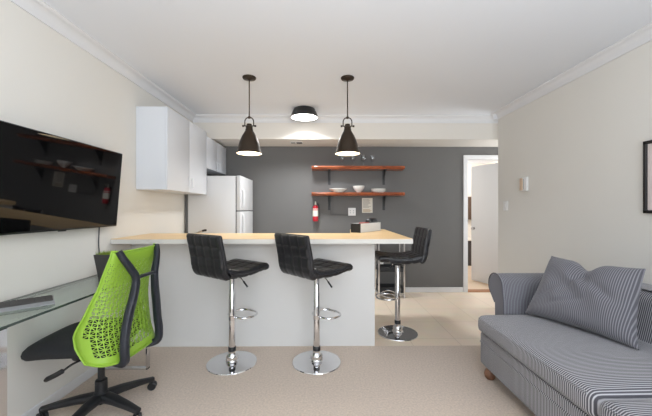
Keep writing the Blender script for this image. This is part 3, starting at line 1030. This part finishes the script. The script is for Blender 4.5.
sweep(b, smoothpath([(x0, y0 - 0.01, 0.06), (x0 + 0.05, y0 - 0.015, 0.1), (x0 + 0.12, y0 - 0.018, 0.12), (x0 + 0.2, y0 - 0.018, 0.1), (x0 + 0.28, y0 - 0.016, 0.06), (x1, y0 - 0.01, 0.045)], 6), 0.008, n=8)
sweep(b, smoothpath([(x0 - 0.06, y0 + 0.03, 0.14), (x0 - 0.03, y0, 0.085), (x0 + 0.03, y0 - 0.015, 0.05), (x0 + 0.14, y0 - 0.04, 0.02), (x0 + 0.19, y0 - 0.045, 0.012)], 6), 0.008, n=8)
obj('curved_rail', b, M['chrome'], t, True)

# ------------------------------------------------------------------ glass desk
DZ, DXF, DY0, DY1 = 0.768, -1.365, 1.31, 2.52
t = thing('glass_desk', 'narrow glass topped desk with chrome loop legs along the left wall', 'desk', (-1.55, 1.92, 0))
b = B(); box(b, (XL + 0.022, DY0, DZ - 0.012), (DXF, DY1, DZ), 0.001, 1)
top = obj('glass_top', b, None, t, True, mats=[M['glass'], M['gedge']])
for p in top.data.polygons:
    if abs(p.normal.z) < 0.9:
        p.material_index = 1
for yy in (DY0 + 0.055, DY1 - 0.025):
    b = B()
    for x in (DXF - 0.035, XL + 0.03):
        box(b, (x, yy - 0.02, 0.0), (x + 0.014, yy + 0.02, DZ - 0.0125), 0.002, 1)
    box(b, (XL + 0.03, yy - 0.02, 0.0), (DXF - 0.021, yy + 0.02, 0.014), 0.002, 1)
    box(b, (XL + 0.03, yy - 0.02, DZ - 0.024), (DXF - 0.021, yy + 0.02, DZ - 0.0125), 0.002, 1)
    obj('leg_frame', b, M['chrome'], t, True)
b = B(); sweep(b, [(XL + 0.037, DY0 + 0.03, DZ - 0.017), (XL + 0.037, DY1 - 0.03, DZ - 0.017)], 0.006, n=8); obj('rear_rail', b, M['chrome'], t, True)
# keyboard
t = thing('keyboard', 'grey and silver computer keyboard lying askew on the glass desk', 'keyboard', (-1.41, 1.655, DZ), 0)
ka = math.atan2(-0.68, -0.73)
t.rotation_euler = (0, 0, ka); MW[t] = Matrix.Translation(t.location) @ Matrix.Rotation(ka, 4, 'Z')
b = B()
prism(b, [(0.005, 0.002), (-0.115, 0.002), (-0.12, 0.006), (-0.12, 0.024), (-0.03, 0.016), (0.0, 0.01), (0.006, 0.006)], 'x', 0, 0.36)
obj('body', b, M['silver'], t)
b = B()
for r_ in range(5):
    for c_ in range(15):
        y = -0.036 - r_ * 0.0165
        z = 0.0165 + (-y - 0.03) / 0.09 * 0.008
        box(b, (0.012 + c_ * 0.0225, y - 0.0145, z), (0.0325 + c_ * 0.0225, y, z + 0.006), 0.001, 1)
box(b, (0.006, -0.119, 0.012), (0.354, -0.03, 0.0165), 0.001, 1)
for v in b.verts:
    if abs(v.co.z - 0.0165) < 0.002 and (v.co.x < 0.0085 or v.co.x > 0.352):
        v.co.z = 0.0185 + (-v.co.y - 0.03) / 0.09 * 0.008
k = obj('keys', b, M['keys'], t); k['label'] = 'dark grey keys'
for x in (0.03, 0.30):
    for y in (-0.112, -0.012):
        b = B(); box(b, (x, y, 0), (x + 0.02, y + 0.012, 0.004)); obj('foot', b, M['black'], t)
# planter
t = thing('planter', 'dark tapered planter of short green grass on the end of the glass desk', 'planter', (-1.50, 2.19, DZ + 0.0005))
b = B()
for s0, s1, z0, z1 in ((0.036, 0.058, 0, 0.19),):
    V = [[b.verts.new((sx * s, sy * s, z)) for sx, sy in ((-1, -1), (1, -1), (1, 1), (-1, 1))] for s, z in ((s0, z0), (s1, z1), (s1 - 0.005, z1), (s1 - 0.008, z1 - 0.02))]
    for a, c in zip(V[:-1], V[1:]):
        for k in range(4):
            b.faces.new((a[k], a[(k + 1) % 4], c[(k + 1) % 4], c[k]))
    b.faces.new(V[0]); b.faces.new(V[3])
obj('pot', b, M['pot'], t, smooth=False)
b = B()
rg = random.Random(5)
for k in range(240):
    x, y = rg.uniform(-0.05, 0.05), rg.uniform(-0.05, 0.05)
    a = rg.uniform(0, 2 * PI); hh = rg.uniform(0.028, 0.05); lx, ly = rg.uniform(-0.008, 0.008), rg.uniform(-0.008, 0.008)
    dx, dy = 0.0018 * math.cos(a), 0.0018 * math.sin(a)
    v = [b.verts.new(p) for p in ((x - dx, y - dy, 0.168), (x + dx, y + dy, 0.168), (x + lx * .5 + dx * .6, y + ly * .5 + dy * .6, 0.168 + hh * .6), (x + lx, y + ly, 0.168 + hh), (x + lx * .5 - dx * .6, y + ly * .5 - dy * .6, 0.168 + hh * .6))]
    b.faces.new(v)
o = obj('grass', b, M['grass'], t, smooth=False)

# ------------------------------------------------------------------ office chair
CRZ = R(85)
t = thing('office_chair', 'black office chair with a lime green lattice back at the glass desk', 'chair', (-1.39, 1.97, 0), CRZ)
# base
b = B(); lathe(b, [(0, 0.06), (0.036, 0.06), (0.042, 0.07), (0.042, 0.12), (0.034, 0.13), (0.033, 0.2), (0.028, 0.205), (0, 0.205)], n=28); hub = obj('base_hub', b, M['black'], t)
base_ang = [R(52 + 72 * k) - CRZ for k in range(5)]
for a in base_ang:
    c_, s_ = math.cos(a), math.sin(a)
    b = B()
    pts = [(0.03 * c_, 0.03 * s_, 0.098), (0.12 * c_, 0.12 * s_, 0.096), (0.22 * c_, 0.22 * s_, 0.085), (0.312 * c_, 0.312 * s_, 0.070)]
    sweep(b, pts, [0.036, 0.031, 0.025, 0.019], [0.026, 0.022, 0.018, 0.014], n=16, sq=0.6)
    leg = obj('leg', b, M['black'], t)
    b = B(); px, py = 0.304 * c_, 0.304 * s_
    lathe(b, [(0, 0.046), (0.008, 0.046), (0.008, 0.075), (0, 0.075)], (px, py, 0), 12)
    hx_, hy_ = math.cos(a + 0.9), math.sin(a + 0.9)
    for sd in (-1, 1):
        w = bmesh.new()
        lathe(w, [(0, -0.009), (0.022, -0.009), (0.027, -0.005), (0.027, 0.005), (0.022, 0.009), (0, 0.009)], (0, 0, 0), 24, 'x')
        merge(b, w, Matrix.Translation((px + hx_ * sd * 0.014, py + hy_ * sd * 0.014, 0.0275)) @ Matrix.Rotation(a + 0.9, 4, 'Z'))
    obj('caster', b, M['black'], leg)
b = B(); lathe(b, [(0, 0.19), (0.019, 0.19), (0.019, 0.36), (0, 0.36)], n=20); obj('gas_column', b, M['black'], t)
b = B(); rbox(b, (-0.09, -0.2, 0.345), (0.09, 0.13, 0.41), 0.025, 6); obj('tilt_mechanism', b, M['black'], t)
# seat: dished superellipse
b = B()
NU, NV = 28, 8


def seat_outline(a):
    c_, s_ = math.cos(a), math.sin(a)
    n_ = 0.44
    x = math.copysign(abs(c_) ** n_, c_) * 0.238
    y = math.copysign(abs(s_) ** n_, s_)
    y = y * (0.318 if y > 0 else 0.2) + 0.03
    x *= 1 - 0.03 * max(0, (y - 0.05) / 0.27) ** 2
    return x, y


N = 56
prof = [(0.0, 0.538), (0.35, 0.537), (0.6, 0.533), (0.8, 0.522), (0.92, 0.508), (0.98, 0.492), (1.0, 0.474), (0.99, 0.456), (0.95, 0.44), (0.8, 0.425), (0.4, 0.41), (0.0, 0.41)]
rings = []
for r_, z in prof:
    if r_ == 0:
        rings.append([b.verts.new((0, 0.03, z))]); continue
    ring = []
    for k in range(N):
        x, y = seat_outline(2 * PI * k / N)
        yy = (y - 0.03) * r_ + 0.03
        drop = 0.030 * max(0, (yy - 0.12) / 0.2) ** 2
        sa = R(9)
        ring.append(b.verts.new((x * r_ * math.cos(sa) - yy * math.sin(sa), x * r_ * math.sin(sa) + yy * math.cos(sa), z - drop)))
    rings.append(ring)
for a, c in zip(rings[:-1], rings[1:]):
    for k in range(N):
        k2 = (k + 1) % N
        if len(a) == 1: b.faces.new((a[0], c[k], c[k2]))
        elif len(c) == 1: b.faces.new((a[k], a[k2], c[0]))
        else: b.faces.new((a[k], a[k2], c[k2], c[k]))
obj('seat', b, M['seatfab'], t, angle=70)


# green lattice back
def interp(tab, v):
    for (a, fa), (c, fc) in zip(tab[:-1], tab[1:]):
        if v <= c:
            f = (v - a) / (c - a)
            return fa + (fc - fa) * f
    return tab[-1][1]


def back_pt(u, v):
    """u -1..1 across (x), v 0..1 up"""
    hw = interp([(0, 0.246), (0.3, 0.246), (0.45, 0.226), (0.66, 0.203), (1, 0.19)], v)
    wing = interp([(0, 0.135), (0.14, 0.17), (0.26, 0.168), (0.42, 0.115), (0.66, 0.06), (1, 0.025)], v)
    a = abs(u) * PI / 2
    x = math.copysign(hw * math.sin(a), u)
    yb = -0.25 + 0.045 * math.sin(PI * min(1, v * 1.05))
    y = yb + wing * (1 - math.cos(a)) ** 1.8
    z = 0.392 + 0.63 * v + 0.03 * abs(u) ** 3 * (1 - v) ** 3 + 0.012 * abs(u) ** 3 * v
    return Vector((x, y, z))


b = B()
GU, GV = 21, 29
g = [[b.verts.new(back_pt(-1 + 2 * i / GU, j / GV)) for i in range(GU + 1)] for j in range(GV + 1)]
lat = []
for j in range(GV):
    for i in range(GU):
        A_, B_, C_, D_ = g[j][i], g[j][i + 1], g[j + 1][i + 1], g[j + 1][i]
        border = (i < 1 or i >= GU - 1) if j > 6 else (i < 2 or i >= GU - 2)
        border = border or j < 2 or j >= GV - 3
        if border:
            b.faces.new((A_, B_, C_, D_))
        else:
            if (i + j) % 2 == 0:
                fs = (b.faces.new((A_, B_, C_)), b.faces.new((A_, C_, D_)))
            else:
                fs = (b.faces.new((A_, B_, D_)), b.faces.new((B_, C_, D_)))
            lat += [(f, j / GV) for f in fs]
kill = []
for f, v in lat:
    fr = 0.30 if v < 0.42 else (0.44 if v < 0.68 else 0.56)
    ce = f.calc_center_median()
    vs = list(f.verts)
    inner = [b.verts.new(x.co.lerp(ce, fr)) for x in vs]
    for k in range(3):
        b.faces.new((vs[k], vs[(k + 1) % 3], inner[(k + 1) % 3], inner[k]))
    kill.append(f)
bmesh.ops.delete(b, geom=kill, context='FACES_ONLY')
# wider closed rim
bmesh.ops.recalc_face_normals(b, faces=b.faces)
o = obj('backrest', b, M['green'], t, angle=50)
sm = o.modifiers.new('solid', 'SOLIDIFY'); sm.thickness = 0.005; sm.offset = 0
# rim bead
b = B()
rim = [back_pt(-1, j / 20) for j in range(21)] + [back_pt(-1 + 2 * i / 16, 1) for i in range(1, 16)] + [back_pt(1, 1 - j / 20) for j in range(21)] + [back_pt(1 - 2 * i / 16, 0) for i in range(1, 16)]
sweep(b, rim, 0.008, 0.006, n=8, closed=True)
obj('rim', b, M['green'], o)
# two dark uprights that pinch together
for s in (-1, 1):
    pts = [(s * 0.172, -0.25, 1.03), (s * 0.155, -0.265, 0.985), (s * 0.118, -0.283, 0.92), (s * 0.088, -0.292, 0.86), (s * 0.098, -0.288, 0.77), (s * 0.128, -0.278, 0.66), (s * 0.15, -0.272, 0.55), (s * 0.16, -0.276, 0.46), (s * 0.15, -0.265, 0.39), (s * 0.11, -0.17, 0.375), (s * 0.06, -0.1, 0.375)]
    pp = smoothpath(pts, 5)
    n_ = len(pp)
    b = B(); sweep(b, pp, [0.016 + 0.006 * min(1, k / n_ * 2.2) for k in range(n_)], [0.015 + 0.007 * min(1, k / n_ * 2.2) for k in range(n_)], n=16, up=(0, 1, 0), sq=0.6)
    obj('back_upright', b, M['navy'], t)
b = B(); sweep(b, smoothpath([(-0.088, -0.292, 0.862), (-0.04, -0.3, 0.866), (0.04, -0.3, 0.866), (0.088, -0.292, 0.862)], 5), 0.012, 0.010, n=16, sq=0.6)
obj('crossbar', b, M['navy'], t)
# levers
b = B(); sweep(b, smoothpath([(-0.08, 0.0, 0.39), (-0.16, 0.0, 0.395), (-0.2, 0.01, 0.392), (-0.214, 0.045, 0.365)], 5), 0.006, n=8); lv = obj('height_lever', b, M['black'], t)
b = B(); sweep(b, smoothpath([(-0.214, 0.045, 0.365), (-0.222, 0.085, 0.342), (-0.226, 0.135, 0.318)], 5), [0.008] + [0.015 + 0.001 * k for k in range(9)] + [0.018], [0.008] + [0.014] * 9 + [0.01], n=12); obj('lever_paddle', b, M['black'], lv)
b = B(); sweep(b, smoothpath([(0.08, -0.1, 0.375), (0.16, -0.17, 0.37), (0.235, -0.2, 0.37)], 5), 0.005, n=8); lv = obj('tilt_lever', b, M['black'], t)
b = B(); lathe(b, [(0, -0.012), (0.008, -0.01), (0.011, 0), (0.008, 0.01), (0, 0.012)], (0.24, -0.203, 0.37), 14, 'x'); obj('lever_knob', b, M['black'], lv)

# ------------------------------------------------------------------ sofa
SX0 = 1.188
t = thing('sofa', 'grey pinstriped sofa with rolled arms against the right wall', 'sofa', (1.75, 1.4, 0))
SY0, SY1 = 0.02, 2.38
b = B()
rbox(b, (SX0 + 0.012, SY0, 0.095), (2.2, SY1, 0.335), 0.018, 10)
obj('base', b, M['sofaY'], t, True)
b = B(); sweep(b, [(SX0 + 0.012, SY0 + 0.02, 0.265), (SX0 + 0.012, SY1 - 0.015, 0.265)], 0.0055, n=8)
sweep(b, [(SX0 + 0.03, SY1, 0.265), (2.15, SY1, 0.265)], 0.0055, n=8); obj('base_piping', b, M['sofaY'], t, True)
for x in (SX0 + 0.062, 2.1):
    for y in (SY0 + 0.06, SY1 - 0.055):
        b = B(); lathe(b, [(0, 0), (0.026, 0), (0.036, 0.012), (0.04, 0.035), (0.034, 0.06), (0.024, 0.07), (0.03, 0.1), (0, 0.1)], (x, y, 0), 24)
        obj('bun_foot', b, M['bun'], t, True)


def crown(cx, cy, hx, hy, amt, zmid):
    def f(p, q):
        k = max(0, 1 - ((p.x - cx) / hx) ** 2) * max(0, 1 - ((p.y - cy) / hy) ** 4)
        if p.z > zmid:
            p.z += amt * k + 0.003 * math.sin(p.y * 23 + p.x * 9) * k
        return p
    return f


for y0, y1 in ((1.345, SY1 + 0.005), (0.02, 1.335)):
    b = B()
    rbox(b, (SX0 - 0.015, y0, 0.337), (1.98, y1, 0.465), 0.045, 20, crown((SX0 + 1.98) / 2, (y0 + y1) / 2, 0.42, (y1 - y0) / 2, 0.03, 0.4))
    c = obj('seat_cushion', b, M['sofaY'], t, True, angle=60)
    b = B()
    zt = 0.447
    sweep(b, [(SX0 - 0.008, y0 + 0.04, zt), (SX0 - 0.008, y1 - 0.04, zt)], 0.005, n=8)
    obj('welt', b, M['sofaY'], c, True)
# back
b = B()


def backfn(p, q):
    if p.x < 2.0:
        p.x += 0.09 * max(0, (p.z - 0.45) / 0.35)
    return p


rbox(b, (1.93, SY0 + 0.02, 0.33), (2.255, SY1 + 0.14, 0.765), 0.07, 16, backfn)
obj('backrest', b, M['sofaY'], t, True, angle=60)
# rolled arms
for s, ya in ((1, SY1), (-1, SY0)):
    b = B()
    poly = []
    # inner face at ya-? ; profile in (y, z), rolls outwards
    prof = [(0.0, 0.33), (-0.005, 0.45), (-0.002, 0.56), (0.012, 0.64)]
    cyr, czr, rr = 0.115, 0.655, 0.098
    for k in range(17):
        a = PI - 0.05 - k / 16 * (PI * 1.28)
        prof.append((cyr + 0.012 * 0 + rr * math.cos(a) * 1.03, czr + rr * math.sin(a)))
    prof += [(0.125, 0.52), (0.12, 0.33)]
    t_ = bmesh.new()
    NX = 16
    sect = []
    for i in range(NX + 1):
        f = i / NX
        x = 1.385 + (2.22 - 1.385) * f
        inset = 0.022 * (max(0, 1 - f * 14)) ** 2
        cen = Vector((0, 0.07, 0.55))
        sect.append([t_.verts.new((x, ya + s * (py + (0.07 - py) * inset * 3), pz + (0.55 - pz) * inset)) for py, pz in prof])
    n_ = len(prof)
    for a, c in zip(sect[:-1], sect[1:]):
        for k in range(n_):
            t_.faces.new((a[k], a[(k + 1) % n_], c[(k + 1) % n_], c[k]))
    t_.faces.new(sect[0]); t_.faces.new(list(reversed(sect[-1])))
    merge(b, t_)
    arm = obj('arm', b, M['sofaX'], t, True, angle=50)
    b = B(); sweep(b, [(1.386, ya + s * py, pz) for py, pz in prof[1:-1]], 0.005, n=8)
    obj('welt', b, M['sofaX'], arm, True)


# scatter cushion with a dented top edge
def pillow(W, H, T):
    b = B()
    n = 44
    rows = []
    for side in (1, -1):
        gr = []
        for j in range(n + 1):
            v = -1 + 2 * j / n
            row = []
            for i in range(n + 1):
                u = -1 + 2 * i / n
                x = u * W / 2 * (1 - 0.07 * (1 - v * v))
                y = v * H / 2 * (1 - 0.07 * (1 - u * u))
                th = T / 2 * max(0, (1 - u ** 4)) ** 0.6 * max(0, (1 - v ** 4)) ** 0.6
                dent = math.exp(-((u + 0.02) / 0.22) ** 2) * max(0, (v + 0.2) / 1.2) ** 2
                y -= 0.055 * dent
                x *= 1 - 0.09 * (v + 1)
                th *= 1 - 0.5 * dent
                # diagonal folds
                for (cu_, cv_, an, wd, am) in ((-0.12, 0.3, 1.15, 0.07, 0.10), (0.12, 0.35, 1.9, 0.06, 0.09), (-0.55, -0.1, 0.9, 0.08, 0.08), (-0.3, -0.45, 0.5, 0.07, 0.07), (0.5, 0.1, 2.3, 0.09, 0.07)):
                    du_, dv_ = u - cu_, v - cv_
                    al = du_ * math.cos(an) + dv_ * math.sin(an)
                    ac = -du_ * math.sin(an) + dv_ * math.cos(an)
                    if side == 1:
                        th -= T * am * math.exp(-(ac / wd) ** 2 - (al / 0.45) ** 2) * (1 - u ** 4) * (1 - v ** 4)
                th += T * 0.045 * math.sin(7 * u + 4 * v + 1.3 * math.sin(3 * v)) * (1 - u * u) * (1 - v * v)
                th += T * 0.05 * math.exp(-((u * 0.6 + v - 0.25) / 0.12) ** 2) * (1 - u * u) * (1 - v * v) * (1 if side == 1 else 0)
                if side == -1 and (i in (0, n) or j in (0, n)):
                    row.append(rows[0][j][i])
                else:
                    row.append(b.verts.new((x, y, side * th)))
            gr.append(row)
        rows.append(gr)
    for gi, gr in enumerate(rows):
        for j in range(n):
            for i in range(n):
                q = (gr[j][i], gr[j][i + 1], gr[j + 1][i + 1], gr[j + 1][i])
                b.faces.new(q if gi == 0 else tuple(reversed(q)))
    return b


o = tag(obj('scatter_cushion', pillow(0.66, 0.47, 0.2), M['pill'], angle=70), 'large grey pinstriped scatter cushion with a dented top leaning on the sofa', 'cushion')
ex = Vector((0.35, -0.937, 0)).normalized()        # along the bottom edge (to the right)
ey = Vector((0.38, 0.20, 0.88)); ey = (ey - ex * ey.dot(ex)).normalized()
nz = ex.cross(ey).normalized()
mm = Matrix((ex, ey, nz)).transposed().to_4x4()
mm.translation = (1.715, 2.04, 0.706)
o.matrix_world = mm
